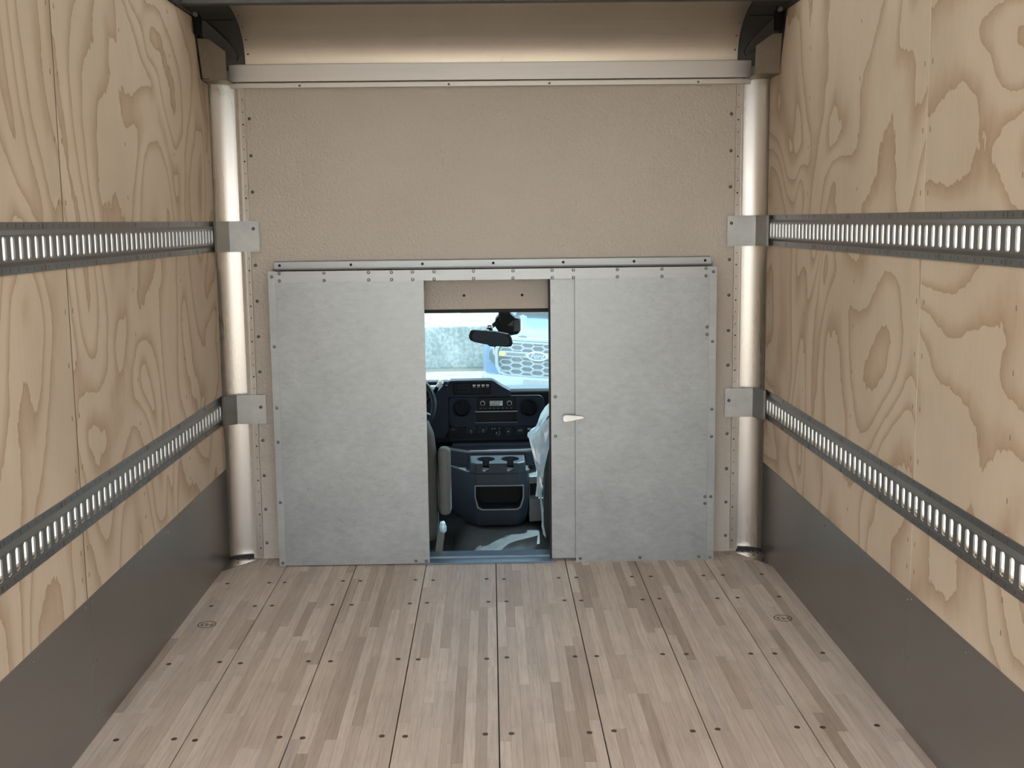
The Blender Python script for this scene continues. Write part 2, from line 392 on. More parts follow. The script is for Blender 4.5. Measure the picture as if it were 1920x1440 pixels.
# ------------------------------------------------------------------ side walls
def side_wall(side, name, X, seam, label):
    s = 1 if side == 'r' else -1
    def xr(a, b_): return (X + s * a, X + s * b_) if s > 0 else (X - b_, X - a)
    x0, x1 = xr(.0185, .0215)
    root = MB().box(x0, x1, YR, .12, -.05, 2.42).build(name, 'frp_skin'); struct(root, label)
    x0, x1 = xr(0, .012)
    gap = .0013
    sheets = [(seam + gap, None, 'ply_%s1' % side), (seam - 1.22 + gap, seam - gap, 'ply_%s2' % side), (YR, seam - 1.22 - gap, 'ply_far')]
    yend = .075 if side == 'l' else .055
    tiers = [(.0, R2[0] + .036), (R2[1] - .036, R1[0] + .036), (R1[1] - .036, 2.31)]
    for ya, yb, mt in sheets:
        for ti, (za, zb) in enumerate(tiers):
            if yb is None and ti == 2:
                off = 0 if side == 'l' else -.05
                poly = [(ya, za), (yend, za), (yend, 2.069), (-.055 + off, 2.078), (-.15 + off * 1.3, 2.31), (ya, 2.31)]
                MB().prism(poly, 'x', x0, x1).build('plywood_panel', mt, root, bevel=.0012, seg=1)
            else:
                MB().box(x0, x1, ya, yend if yb is None else yb, za, zb).build('plywood_panel', mt, root, bevel=.0012, seg=1)
    # added backing behind the sheet joints: dark blocks skin glow, pale imitates it
    a, b_ = xr(.0125, .0180)
    mb = MB()
    for yy in (seam, seam - 1.22):
        for za, zb in tiers: mb.box(a, b_, yy - .03, yy + .03, za, zb)
    mb.build('joint_backing', 'hole_dark' if side == 'l' else 'roof_skin', root)
    a, b_ = xr(-.0003 if side == 'l' else .0004, .0035); fg = .0019 if side == 'l' else .0014
    for yy in (seam, seam - 1.22):
        for za, zb in tiers: MB().box(a, b_, yy - fg, yy + fg, max(za, .416), zb).build('joint_line', 'screw_rust' if side == 'l' else 'leak_light', root)  # strips draw the joints: dark line left, leaking light painted pale right
    # kick plates
    kx0, kx1 = xr(-.0022, -.0004)
    ks = [(seam + .012, yend - .004), (seam + .0115 - 1.5, seam + .011), (YR, seam + .011 - 1.5005)]
    for ya, yb in ks:
        MB().box(kx0, kx1, ya, yb, .001, .415).build('kick_plate', 'kick_steel', root)
    me = RIV_S
    rot = (0, 0, PI / 2) if side == 'l' else (0, 0, -PI / 2)
    xx = X - s * .0022
    pts = []
    for y in [seam - 1.25 + .42 * i for i in range(1, 7)]:
        pts += [(xx, y, .385), (xx, y, .05)]
    for z in (.395, .22, .06): pts += [(xx, seam + .035, z), (xx, seam - .02, z)]
    rivets('rivet', me, [p for p in pts if p[1] < .04], root, rot)
    # plywood staples along the seams
    mb = MB(); xs0, xs1 = xr(-.0006, .0005)
    for z in [.48, .56, .80, .95, 1.10, 1.25, 1.55, 1.72, 1.90, 2.08, 2.24]:
        for dy in (-.028, .028): mb.box(xs0, xs1, seam + dy - .0022, seam + dy + .0022, z - .007, z + .007)
        for yy in (yend - .05, seam + .6, seam + 1.2, seam - .6): mb.box(xs0, xs1, yy - .002, yy + .002, z + .02, z + .033)
    mb.build('staples', 'staple', root, kind='stuff')
    return root
wl = side_wall('l', 'wall_left', XL, -1.725, 'left side wall lined with plywood sheets above a steel kick plate')
wr = side_wall('r', 'wall_right', XR, -1.775, 'right side wall lined with plywood sheets above a steel kick plate')

# ------------------------------------------------------------------ slotted cargo tracks
def cargo_track(side, X, Z, yend, label):
    s = -1 if side == 'r' else 1      # outward direction of the hat section
    z0, z1 = Z; H = z1 - z0
    root = thing('cargo_track', label, 'cargo track', (X, (YR + yend) / 2, z0), 'slotted steel cargo tracks on the side walls')
    P = .0508; n = int((yend - (YR + .02)) / P)
    mb = MB(); cz = (z0 + z1) / 2
    prof = [(.003, z0), (.003, z0 + .020), (.013, z0 + .031), (.013, z1 - .031), (.003, z1 - .020), (.003, z1)]
    prof[0:0] = [(0.0, z0)]; prof.append((0.0, z1))
    ya = yend - n * P
    # sloped webs and edge lips as long strips
    for (d0, za), (d1, zb) in ((prof[0], prof[1]), (prof[2], prof[3]), (prof[4], prof[5]), (prof[6], prof[7])):
        mb.add([(X + s * d0, ya, za), (X + s * d0, yend, za), (X + s * d1, yend, zb), (X + s * d1, ya, zb)], [(0, 1, 2, 3)])
    sw, sh = .0122, .0290
    loop = [(-sw, -sh + .005), (-sw + .005, -sh), (sw - .005, -sh), (sw, -sh + .005), (sw, sh - .005), (sw - .005, sh), (-sw + .005, sh), (-sw, sh - .005)]
    zlo, zhi = prof[3][1], prof[4][1]
    for i in range(n):
        yc = yend - (i + .5) * P; a, b_ = yc - P / 2, yc + P / 2; D = X + s * .013
        out = [(a, zlo), (yc - sw + .005, zlo), (yc + sw - .005, zlo), (b_, zlo), (b_, zhi), (yc + sw - .005, zhi), (yc - sw + .005, zhi), (a, zhi)]
        vo = [(D, y, z) for y, z in out]; vi = [(D, yc + y, cz + z) for y, z in loop]; vb = [(X + s * .0085, yc + y, cz + z) for y, z in loop]
        fs = [(0, 1, 9, 8), (1, 2, 10, 9), (2, 3, 11, 10), (3, 4, 12, 11), (4, 5, 13, 12), (5, 6, 14, 13), (6, 7, 15, 14), (7, 0, 8, 15)]
        fs += [(8 + k, 8 + (k + 1) % 8, 16 + (k + 1) % 8, 16 + k) for k in range(8)]
        mb.add(vo + vi + vb, fs)
        # flanges with a small slit each
        for fa, fb in ((z0, z0 + .020), (z1 - .020, z1)):
            D2 = X + s * .003; zc = (fa + fb) / 2; t = .0017; hh = .0048
            o8 = [(a, fa), (yc - t, fa), (yc + t, fa), (b_, fa), (b_, fb), (yc + t, fb), (yc - t, fb), (a, fb)]
            i4 = [(yc - t, zc - hh), (yc + t, zc - hh), (yc + t, zc + hh), (yc - t, zc + hh)]
            v = [(D2, y, z) for y, z in o8] + [(D2, y, z) for y, z in i4] + [(X - s * .001, y, z) for y, z in i4]
            mb.add(v, [(0, 1, 8), (0, 8, 11, 7), (7, 11, 6), (1, 2, 9, 8), (2, 3, 9), (3, 4, 10, 9), (4, 5, 10), (5, 6, 11, 10), (8, 9, 13, 12), (9, 10, 14, 13), (10, 11, 15, 14), (11, 8, 12, 15)])
    mb.build('channel', 'galv_track', root)
    me = TRK_F[side]
    for i in range(6, n, 8):
        y = yend - i * P
        if y < -2.9: break
        for z in (z0 + .010, z1 - .010): place('fastener', me, (X + s * .003, y, z), root)
    return root
def _fast(s):
    o = MB().box(0, s * .0016, -.0035, .0035, -.007, .007).build('fastener', 'rivet_dark', origin=(0, 0, 0)); me = o.data; bpy.data.objects.remove(o); return me
TRK_F = {'l': _fast(1), 'r': _fast(-1)}
cargo_track('l', XL, R1, .045, 'upper slotted steel cargo track on the left plywood wall')
cargo_track('l', XL, R2, .045, 'lower slotted steel cargo track on the left wall above kick plate')
cargo_track('r', XR, R1, .02, 'upper slotted steel cargo track on the right plywood wall')
cargo_track('r', XR, R2, .02, 'lower slotted steel cargo track on the right wall above kick plate')

def bracket(side, Z, label):
    s = 1 if side == 'l' else -1
    if side == 'l': pts = [(XL + .002, -.010), (XL + .002, .030), (-1.119, .0745), (-.991, .0745)]
    else: pts = [(XR - .002, -.035), (XR - .002, .005), (1.151, .0745), (1.028, .0745)]
    t = .0022
    inner = [(pts[0][0] + s * .014, pts[0][1]), (pts[1][0] + s * .014, pts[1][1]), (pts[2][0], pts[2][1]), (pts[3][0], pts[3][1])]
    back = [(p[0] - s * .0016, p[1] + .0016) for p in inner]; back[3] = (inner[3][0], inner[3][1] + t)
    root = thing('track_end_bracket', label, 'bracket', (pts[2][0], .08, Z[0]), 'bent brackets tying the tracks to the front wall')
    MB().prism(inner + back[::-1], 'z', Z[0] - .002, Z[1] - .001).build('plate', 'galv_bracket', root)
    x = -1.015 if side == 'l' else 1.046
    place('screw', RIV_D, (x, .0745, Z[0] + (.096 if Z[0] > 1 else .072)), root)
bracket('l', R1, 'bent galvanized bracket joining upper left track to the front wall')
bracket('l', R2, 'bent galvanized bracket joining lower left track to the front wall')
bracket('r', R1, 'bent galvanized bracket joining upper right track to the front wall')
bracket('r', R2, 'bent galvanized bracket joining lower right track to the front wall')

# ------------------------------------------------------------------ front wall (bulkhead)
mb = MB()
OX0, OX1, OZ = -.33, .40, 1.105
mb.box(-1.075, OX0, YF, .115, .0, 2.14); mb.box(OX1, 1.09, YF, .115, .0, 2.14); mb.box(OX0, OX1, YF, .115, OZ, 2.14)
wf = mb.build('wall_front', 'beige_panel'); struct(wf, 'beige textured front bulkhead panel with walk-through opening to the cab')
zs = [1.929, 1.774, 1.621, 1.308, 1.153, .998, .844, .538, .379, .226, .072]
rivets('rivet', RIV_D, [(-1.015, YF, z) for z in zs] + [(1.042, YF, z) for z in zs], wf)
rivets('screw', SCR_H, [(-.116, YF, 1.166), (.137, YF, 1.165)], wf)
MB().box(-.33, .40, .086, .13, 1.090, 1.106).build('rubber_seal', 'rubber', wf)

# corner posts: concave aluminium corners with a riveted flange
def post(n, side, label):
    s = 1 if side == 'l' else -1
    A = (XL - .003, .058) if side == 'l' else (XR + .003, .045)
    B = (-1.048, .114) if side == 'l' else (1.080, .108)
    rings = []; K = 14
    for z in (.014, 2.09):
        inn, outp = [], []
        for k in range(K + 1):
            t = math.pi / 2 * k / K
            x = A[0] + (B[0] - A[0]) * (1 - math.cos(t)); y = A[1] + (B[1] - A[1]) * math.sin(t)
            inn.append((x, y, z)); outp.append((x - s * .004 * math.cos(t), y + .004 * math.sin(t) + .0005, z))
        rings.append(inn + outp[::-1])
    root = MB().loft(rings).build('trim_%d' % n, 'alu', smooth=True); struct(root, label)
    fx0, fx1 = (-1.058, -1.031) if side == 'l' else (1.060, 1.090)
    fl = MB().box(fx0, fx1, .083, .0895, .012, 2.06).build('flange', 'alu', root, bevel=.001, seg=1)
    rx = fx0 + .009 if side == 'l' else fx1 - .009
    MB().box(min(rx - s * .012, rx - s * .004), max(rx - s * .012, rx - s * .004), .0795, .084, .012, 2.06).build('flange_rib', 'alu', root)
    MB().box(min(fx0, fx1) - .0, max(fx0, fx1), .0895, .128, .014, 2.06).build('flange_return', 'alu', root)
    mb = MB(); z = .05; i = 0; hx = fx0 + .016 if side == 'l' else fx1 - .019
    while z < 2.04:
        big = i % 3 == 0
        mb.lathe([(.0040 if big else .0026, .0005), (.0035 if big else .0022, -.0006)], (hx, .083, z), 'y', 8); z += .0515; i += 1
    mb.build('flange_rivets', 'hole_dark', root, kind='stuff')
    # black sealant at the foot
    rg = []
    for z in (.002, .016):
        pts = []
        for k in range(9):
            t = math.pi / 2 * k / 8
            x = A[0] + (B[0] + s * .012 - A[0]) * (1 - math.cos(t)); y = A[1] + (B[1] - .004 - A[1]) * math.sin(t)
            pts.append((x, y - .004, z))
        rg.append(pts + [(p[0] - s * .003, p[1] + .012, p[2]) for p in pts[::-1]])
    MB().loft(rg).build('sealant', 'rubber', root)
    # triangular floor plate
    if side == 'l': tri = [(XL + .001, -.105), (-1.037, .088), (-1.06, .12), (XL + .001, .12)]
    else: tri = [(XR - .001, -.150), (1.058, .088), (1.08, .12), (XR - .001, .12)]
    pl = MB().prism(tri, 'z', .0006, .0026).build('corner_floor_plate', 'alu', root)
    c0 = Vector((sum(p[0] for p in tri) / 4, sum(p[1] for p in tri) / 4, .0026))
    for dx, dy in ((-.02 * s, -.035), (.02 * s, .02), (-.03 * s, .02)): place('screw_head', sm_, c0 + Vector((dx, dy, 0)), pl, scale=(1, 1.6, 1))
post(1, 'l', 'curved brushed aluminium corner post left of the front bulkhead')
post(2, 'r', 'curved brushed aluminium corner post right of the front bulkhead')

# header bar and curved nose
hb = MB().prism([(.064, 2.078), (.064, 2.150), (.088, 2.152), (.088, 2.078)], 'x', -1.090, 1.120).build('trim_3', 'alu_bar', bevel=.0015, seg=1)
struct(hb, 'long brushed aluminium header bar across the top of the bulkhead')
lp = MB().prism([(.072, 2.053), (.072, 2.074), (.088, 2.076), (.088, 2.053)], 'x', -1.088, 1.118).build('lower_lip', 'alu_bar', hb, bevel=.001, seg=1)
rivets('screw', SCR_D, [(-.795, .072, 2.062), (-.165, .072, 2.062), (.262, .072, 2.062), (.895, .072, 2.062)], hb)
def bez(p0, p1, p2, p3, n=18):
    return [tuple(p0[i] * (1 - t) ** 3 + 3 * p1[i] * t * (1 - t) ** 2 + 3 * p2[i] * t * t * (1 - t) + p3[i] * t ** 3 for i in range(2)) for t in [k / n for k in range(n + 1)]]
NP = bez((.088, 2.13), (.085, 2.27), (-.03, 2.345), (-.32, 2.352))
def shell(prof, x0a, x1a, th, flare=0.0):
    rings = []
    for x, sg in ((x0a, -1), (x1a, 1)):
        rings.append([(x + sg * flare * (k / len(prof)), p[0], p[1]) for k, p in enumerate(prof)] + [(x + sg * flare * (k / len(prof)), p[0] + th * .7, p[1] + th) for k, p in list(enumerate(prof))[::-1]])
    return MB().loft(rings)
ns = shell(NP, -1.022, 1.064, .004).build('trim_4', 'alu_nose', smooth=True); struct(ns, 'curved brushed aluminium nose sheet above the header bar')
for x in (-1.008, 1.050):
    for k in (3, 6, 9, 12, 15):
        p = NP[k]; q = NP[k + 1]; t = Vector((q[0] - p[0], q[1] - p[1])).normalized()
        place('rivet', SCR_D, (x, p[0], p[1]), ns, rot=(-math.atan2(-t[0], t[1]), 0, 0))

# corner castings, gusset plates, roof
def corner(n, side):
    s = 1 if side == 'l' else -1
    xa, xb = (-1.024, -1.215) if side == 'l' else (1.066, 1.235)
    prof = [(p[0] - .005, p[1] - .003) for p in NP]
    rings = []
    for k in range(7):
        t = k / 6; x = xa + (xb - xa) * t; sh = .10 * t ** 2.2
        rings.append([(x, p[0] - sh * (1 if i < 14 else .6), p[1] - sh * .15) for i, p in enumerate(prof)] + [(x, p[0] + .02, p[1] + .03) for p in prof[::-1]])
    c_ = MB().loft(rings).build('trim_%d' % n, 'charcoal', smooth=True)
    struct(c_, 'dark grey moulded corner cap at the %s end of the curved nose' % ('left' if side == 'l' else 'right'))
    # curved stiffening web
    e = []
    for k in range(9):
        t = k / 8
        e.append((xa - s * (.02 + .13 * t), .045 - .20 * t, 2.185 + .145 * t ** .75))
    m_ = MB(); r_ = []
    for k, p in enumerate(e):
        t = k / 8; wv = .004 + .05 * math.sin(PI * min(1, t * .75 + .1))
        r_.append([p, (p[0] - s * wv * .5, p[1] + .01, p[2] - wv), (p[0] - s * wv * .5, p[1] + .035, p[2] - wv), (p[0], p[1] + .035, p[2])])
    m_.loft(r_).build('stiffening_web', 'charcoal', c_, smooth=True)
    MB().box(min(xa, xb), max(xa, xb), -.125, -.115, 2.300, 2.303).build('casting_line', 'black', c_)
    lx = (XL - .0165, XL - .0005) if side == 'l' else (XR + .0005, XR + .0165)
    MB().prism([(-.40, 2.312), (-.12, 2.05), (.115, 2.05), (.115, 2.40), (-.40, 2.40)], 'x', lx[0], lx[1]).build('leak_blocker', 'charcoal', c_)  # added dark plate, blocks skin light leaking past the plywood notch
    # clamp and bolt on the wall side
    bx = XL + .02 if side == 'l' else XR - .02
    MB().lathe([(.010, 0), (.010, -.02), (.006, -.024)], (bx, -.17, 2.315), 'y', 8).build('bolt', 'trim_grey', c_)
    MB().box(bx - .012, bx + .012, -.17, -.12, 2.24, 2.335).build('clamp', 'black', c_, bevel=.004)
    return c_
corner(5, 'l'); corner(6, 'r')
def gusset(n, side):
    if side == 'l': poly = [(-1.181, 2.236), (-1.134, 2.234), (-1.068, 2.184), (-1.067, 2.074), (-1.165, 2.077)]; sc_ = [(-1.153, 2.168), (-1.090, 2.163)]
    else: poly = [(1.199, 2.229), (1.162, 2.228), (1.093, 2.180), (1.090, 2.068), (1.192, 2.071)]; sc_ = [(1.112, 2.156), (1.167, 2.161)]
    gy = -.078 if side == 'l' else -.130
    g = MB().prism(poly, 'y', gy - .004, gy).build('trim_%d' % n, 'brown_plate', bevel=.001, seg=1)
    struct(g, 'small brown painted gusset plate at the top of the %s corner post' % ('left' if side == 'l' else 'right'))
    rivets('rivet', RIV_S, [(x, gy - .004, z) for x, z in sc_], g)
    x0, x1 = (-1.165, -1.07) if side == 'l' else (1.103, 1.198)
    MB().box(x0, x1, gy, .06, 2.070, 2.074).build('gusset_foot', 'brown_plate', g)
gusset(7, 'l'); gusset(8, 'r')
ceil_ = MB().box(-1.25, 1.27, YR, -.18, 2.405, 2.412).build('ceiling', 'frp_roof'); struct(ceil_, 'flat roof skin of the truck box')
for y in (-.36, -.97, -1.58, -2.19, -2.80, -3.41, -4.02, -4.63): MB().box(-1.2, 1.21, y, y + .045, 2.322, 2.405).build('roof_bow', 'roof_grey', ceil_, bevel=.004)
for n, x0, x1 in ((9, -1.235, -1.165), (10, 1.185, 1.255)):
    t_ = MB().prism([(x0, 2.313), (x1, 2.313), (x1, 2.38), (x0, 2.405)] if n == 9 else [(x0, 2.313), (x1, 2.313), (x1, 2.405), (x0, 2.38)], 'y', YR, -.16).build('trim_%d' % n, 'charcoal')
    struct(t_, 'dark roof rail along the top of the %s wall' % ('left' if n == 9 else 'right'))
nb = MB().box(-1.25, 1.27, .13, .135, 2.13, 2.46).add([], []).build('wall_front_upper', 'roof_skin'); struct(nb, 'outer front skin of the box above the bulkhead')
nc = MB().box(-1.25, 1.27, -.2, .135, 2.41, 2.415).build('roof_front_skin', 'roof_skin'); struct(nc, 'front edge of the roof skin over the curved nose')
for n_, x0, x1 in (('wall_front_left', -1.25, -1.06), ('wall_front_right', 1.085, 1.27)):
    q_ = MB().box(x0, x1, .131, .135, -.05, 2.2).build(n_, 'roof_skin'); struct(q_, 'outer front skin of the box behind the %s corner post' % ('left' if x0 < 0 else 'right'))
hd = MB().box(-1.25, 1.27, YR - .05, YR, 2.18, 2.42).build('trim_11', 'roof_grey'); struct(hd, 'rear door header across the open back of the box')

# ------------------------------------------------------------------ sliding door housing
FY = -.045
fr = thing('door_housing', 'riveted galvanized door housing on the front bulkhead around the walk-through opening', 'door housing', (0, .02, 0))
MB().box(-.925, -.283, FY + .0015, FY + .022, .004, 1.262).build('cover_panel', 'galv_front', fr)['label'] = 'plain galvanized cover panel left of the opening'
MB().box(.358, .950, FY + .0015, FY + .022, .000, 1.262).build('cover_panel', 'galv_front', fr)['label'] = 'scratched galvanized cover panel right of the opening'
MB().box(-.936, .960, FY - .0012, FY + .0015, 1.240, 1.285).build('top_strip', 'galv_strip', fr)
MB().box(-.938, -.908, FY - .003, FY + .0015, .002, 1.2865).build('edge_strip', 'galv_strip', fr)
MB().box(.931, .962, FY - .003, FY + .0015, .000, 1.2835).build('edge_strip', 'galv_strip', fr)
MB().box(-.937, .961, FY + .0015, .089, 1.250, 1.2835).build('top_channel', 'galv_strip', fr)
MB().box(-.937, -.912, FY + .0015, .089, .003, 1.250).build('side_channel', 'galv_strip', fr)
MB().box(.936, .961, FY + .0015, .089, .001, 1.250).build('side_channel', 'galv_strip', fr)
MB().box(-.330, -.300, FY + .022, .089, .003, 1.24).build('jamb', 'galv_strip', fr)
xs = [-.891, -.7025, -.5145, -.418, -.329, -.238, -.071, .096, .262, .352, .5385, .728, .916]
pts = [(x, FY - .0012, z) for x in xs for z in (1.277, 1.246)]
pts += [(-.923, FY - .003, z) for z in (1.264, .967, .703, .554, .289, .018)] + [(.947, FY - .003, z) for z in (1.263, .965, .671, .552, .285, .013)]
pts += [(.923, FY + .0015, z) for z in (1.027, .995, .285, .254)] + [(x, FY + .0015, .016) for x in (.898, .639, .377, -.343, -.298)]
rivets('rivet', RIV, pts, fr)
dt = thing('door_top_track', 'narrow galvanized strip screwed to the bulkhead above the door housing', 'track', (0, .06, 1.29))
MB().prism([(.05, 1.292), (.05, 1.322), (.0895, 1.326), (.0895, 1.292)], 'x', -.930, .956).build('strip', 'galv_strip', dt, bevel=.001, seg=1)
MB().box(-.930, .956, .020, .05, 1.2875, 1.293).build('gap_shade', 'rivet_dark', dt)  # dark strip painting the shaded gap between strip and housing
rivets('screw', SCR_H, [(x, .05, 1.307) for x in (-.905, -.599, -.292, .013, .315, .621, .929)], dt)
sdoor = thing('sliding_door', 'edge of the open sliding door with white latch handle', 'door', (.55, 0, 0))
MB().box(.254, .90, -.020, .012, .012, 1.238).build('door_leaf', 'galv_front', sdoor)
MB().box(.247, .2545, -.021, .02, .012, 1.238).build('edge_seal', 'rubber', sdoor)
rivets('rivet', RIV, [(.273, -.020, .731), (.273, -.020, .557)], sdoor)
hd_ = MB().prism([(.302, .648), (.309, .656), (.325, .657), (.390, .650), (.396, .645), (.390, .639), (.330, .627), (.312, .625), (.303, .632)], 'y', -.062, -.052).build('latch_handle', 'handle_metal', sdoor, bevel=.002)
hd_['label'] = 'small white latch handle'
MB().lathe([(.009, 0), (.009, -.034)], (.318, -.020, .641), 'y', 12).build('handle_shaft', 'handle_metal', hd_)
MB().box(.29, .405, -.0205, -.0195, .634, .664).build('handle_recess', 'rivet_dark', sdoor) if False else None
sl = MB().prism([(-.05, .0005), (-.05, .008), (-.02, .010), (-.015, .003), (.03, .004), (.035, .012), (.12, .012), (.12, .0005)], 'x', -.330, .262).build('door_sill', 'sill_steel')
tag(sl, 'bluish ribbed steel sill at the bottom of the walk-through opening', 'sill')

# ------------------------------------------------------------------ cab shell
def sbox(name, mat, label, *b):
    o = MB().box(*b).build(name, mat); struct(o, label); return o
cf = MB().box(-.95, .95, .12, 1.65, -.16, -.12).build('cab_floor', 'cab_floor'); struct(cf, 'glossy grey rubber floor of the cab')
# raised engine hump in the floor
rg = []
for k, (sx, y0, y1, z) in enumerate(((.27, .22, 1.5, -.122), (.25, .26, 1.5, -.10), (.20, .36, 1.5, -.055), (.14, .46, 1.5, -.035))):
    pl = []
    for j in range(17):
        a = PI + PI * j / 16
        pl.append((.06 + sx * math.cos(a), y0 + .3 + (.3) * math.sin(a), z))
    pl += [(.06 + sx, y1, z), (.06 - sx, y1, z)]
    rg.append(pl)
MB().loft(rg).build('floor_hump', 'cab_floor', cf, smooth=True)
sbox('cab_roof', 'cab_liner', 'cab roof liner', -.95, .95, .13, 1.12, 1.42, 1.46)
sbox('cab_firewall', 'black', 'black firewall below the dashboard', -.95, .95, 1.42, 1.46, -.16, .42)
for n_, x0, x1, dn in (('door_1', -.97, -.93, 'driver'), ('door_2', .93, .97, 'passenger')):
    mb = MB().box(x0, x1, .13, 1.62, -.16, .42); mb.box(x0, x1, .13, .25, .42, 1.42); mb.box(x0, x1, .25, 1.06, 1.33, 1.42)
    mb.add([(x0, 1.32, .42), (x1, 1.32, .42), (x1, 1.04, 1.42), (x0, 1.04, 1.42), (x0, 1.40, .42), (x1, 1.40, .42), (x1, 1.12, 1.42), (x0, 1.12, 1.42)], [(0, 1, 2, 3), (4, 7, 6, 5), (0, 3, 7, 4), (1, 5, 6, 2)])
    d = mb.build(n_, 'cab_liner'); struct(d, '%s side door of the cab' % dn)
    MB().prism([(.25, .42), (1.32, .42), (1.06, 1.33), (.25, 1.33)], 'x', (x0 + x1) / 2 - .002, (x0 + x1) / 2 + .002).build('window_glass', 'side_glass', d)
ws = MB().prism([(1.38, .575), (1.385, .577), (1.105, 1.422), (1.10, 1.42)], 'x', -.93, .93).build('window_1', 'windshield_glass'); struct(ws, 'large sloping tinted windshield of the cab')
sbox('cab_cowl', 'black', 'black cowl at the foot of the windshield', -.95, .95, 1.30, 1.62, .42, .520)
hood = MB().loft([[(-.8, 1.65, .50), (.8, 1.65, .50), (.8, 1.65, .0), (-.8, 1.65, .0)], [(-.75, 2.5, .28), (.75, 2.5, .28), (.75, 2.5, -.3), (-.75, 2.5, -.3)]]).build('cab_hood', 'car_white'); struct(hood, 'white short hood of the van cab ahead of the windshield')

# ------------------------------------------------------------------ dashboard
DY = 1.03
da = thing('dashboard', 'dark navy van dashboard with round vents, radio and control knobs', 'dashboard', (0, 1.2, .3))
body = MB().prism([(1.045, .33), (1.035, .60), (1.06, .612), (1.24, .606), (1.40, .56), (1.40, .33)], 'x', -.92, .92).build('dash_body', 'dash_dark', da, bevel=.008)
MB().prism([(1.058, .6125), (1.235, .6075), (1.30, .592), (1.30, .58), (1.058, .60)], 'x', .0, .90).build('dash_top_pad', 'dash_top', da)
# pod with display and switches
pod = MB().prism([(-.245, .575), (-.228, .655), (-.215, .666), (-.002, .666), (.012, .660), (.052, .634), (.098, .609), (.098, .575)], 'y', 1.012, 1.11).build('switch_pod', 'dash_navy', da, bevel=.006)
cut(pod, [MB().prism(rrect(-.205, -.004, .592, .657, .010), 'y', .99, 1.040)])
MB().prism(rrect(-.203, -.006, .594, .655, .010), 'y', 1.036, 1.044).build('pod_face', 'black', pod)
dsp = MB().prism(rrect(-.196, -.112, .605, .650, .004), 'y', 1.022, 1.037)
fr_ = cut(dsp.build('display_frame', 'dash_navy', pod), [MB().box(-.190, -.118, 1.0, 1.06, .611, .645)])
for i in range(4):
    x = -.093 + i * .0235
    MB().prism(rrect(x - .0085, x + .0085, .618, .648, .002, 2), 'y', 1.026, 1.038).build('switch', 'black', pod)
    MB().box(x - .0078, x + .0078, 1.0245, 1.0265, .6365, .642).build('switch_icon', 'icon_white', pod)
    mb = MB(); mb.box(x - .005, x - .001, 1.0245, 1.0265, .627, .634); mb.box(x + .001, x + .006, 1.0245, 1.0265, .629, .634); mb.build('switch_icon', 'icon_grey', pod)
# instrument hood on the driver's side
MB().prism([(.98, .648), (.99, .666), (1.06, .666), (1.10, .645)], 'x', -.80, -.225).build('cluster_hood', 'dash_navy', da, bevel=.005)
MB().prism([(1.16, .36), (1.09, .65), (1.20, .645), (1.25, .36)], 'x', -.78, -.33).build('cluster_face', 'black', da)
MB().prism([(-.345, .36), (-.25, .36), (-.226, .40), (-.226, .62), (-.25, .645), (-.335, .55)], 'y', 1.015, 1.16).build('column_shroud', 'dash_navy', da, bevel=.006)
# centre bezel
bez_ = MB().prism(rrect(-.226, .272, .418, .584, .032, 5), 'y', 1.015, 1.04).build('centre_bezel', 'dash_navy', da, bevel=.005)
cut(bez_, [MB().box(-.076, .123, .99, 1.06, .506, .577), MB().box(-.085, .127, .99, 1.06, .447, .499)] + [MB().lathe([(.0475, 0), (.0475, .08)], (cx, .98, cz), 'y', 28) for cx, cz in ((-.159, .522), (.193, .520))])
MB().box(-.090, .132, 1.036, 1.046, .443, .500).build('pocket_back', 'black', bez_)
MB().prism(rrect(-.090, .132, .4985, .5045, .002, 2), 'y', 1.011, 1.02).build('pocket_lip', 'trim_grey', bez_)
MB().prism(rrect(-.090, .132, .4405, .4465, .002, 2), 'y', 1.011, 1.02).build('pocket_lip', 'dash_top', bez_)
for cx, cz, a in ((-.159, .522, 55), (.193, .520, 20)):
    v = MB().loft([[(cx + r * math.cos(2 * PI * k / 28), y, cz + r * math.sin(2 * PI * k / 28)) for k in range(28)] for r, y in ((.0475, 1.03), (.047, 1.008), (.041, 1.006), (.038, 1.03))], True, False).build('air_vent', 'dash_dark', da, smooth=True)
    MB().lathe([(.040, 1.034), (.040, 1.036)], (cx, 0, cz), 'y', 24).build('vent_back', 'black', v)
    ca, sa = math.cos(math.radians(a)), math.sin(math.radians(a))
    for k in (-2, -1, 0, 1, 2):
        o_ = k * .0145; hl = math.sqrt(max(.0, .037 ** 2 - o_ ** 2))
        p0 = Vector((cx - ca * hl - sa * o_, 1.022, cz + sa * hl - ca * o_)); p1 = Vector((cx + ca * hl - sa * o_, 1.022, cz - sa * hl - ca * o_))
        MB().tube([p0, p1], .0028, 6).build('vent_slat', 'dash_navy', v)
ra = MB().prism(rrect(-.074, .121, .509, .575, .004, 2), 'y', 1.013, 1.05).build('radio', 'black', da, bevel=.0015, seg=1)
for cx, cz in ((-.050, .5455), (.090, .5445)):
    MB().lathe([(.0105, 1.013), (.0100, 1.000), (.008, .998)], (cx, 0, cz), 'y', 18).build('radio_knob', 'dash_dark', ra, smooth=True)
    MB().loft([[(cx + r * math.cos(2 * PI * k / 20), y, cz + r * math.sin(2 * PI * k / 20)) for k in range(20)] for r, y in ((.0125, 1.0130), (.0125, 1.0105), (.0098, 1.0105), (.0098, 1.0130))], True, False).build('knob_ring', 'icon_white', ra)
MB().box(-.012, .055, 1.0115, 1.0135, .532, .5575).build('radio_display', 'lcd', ra)
mb = MB()
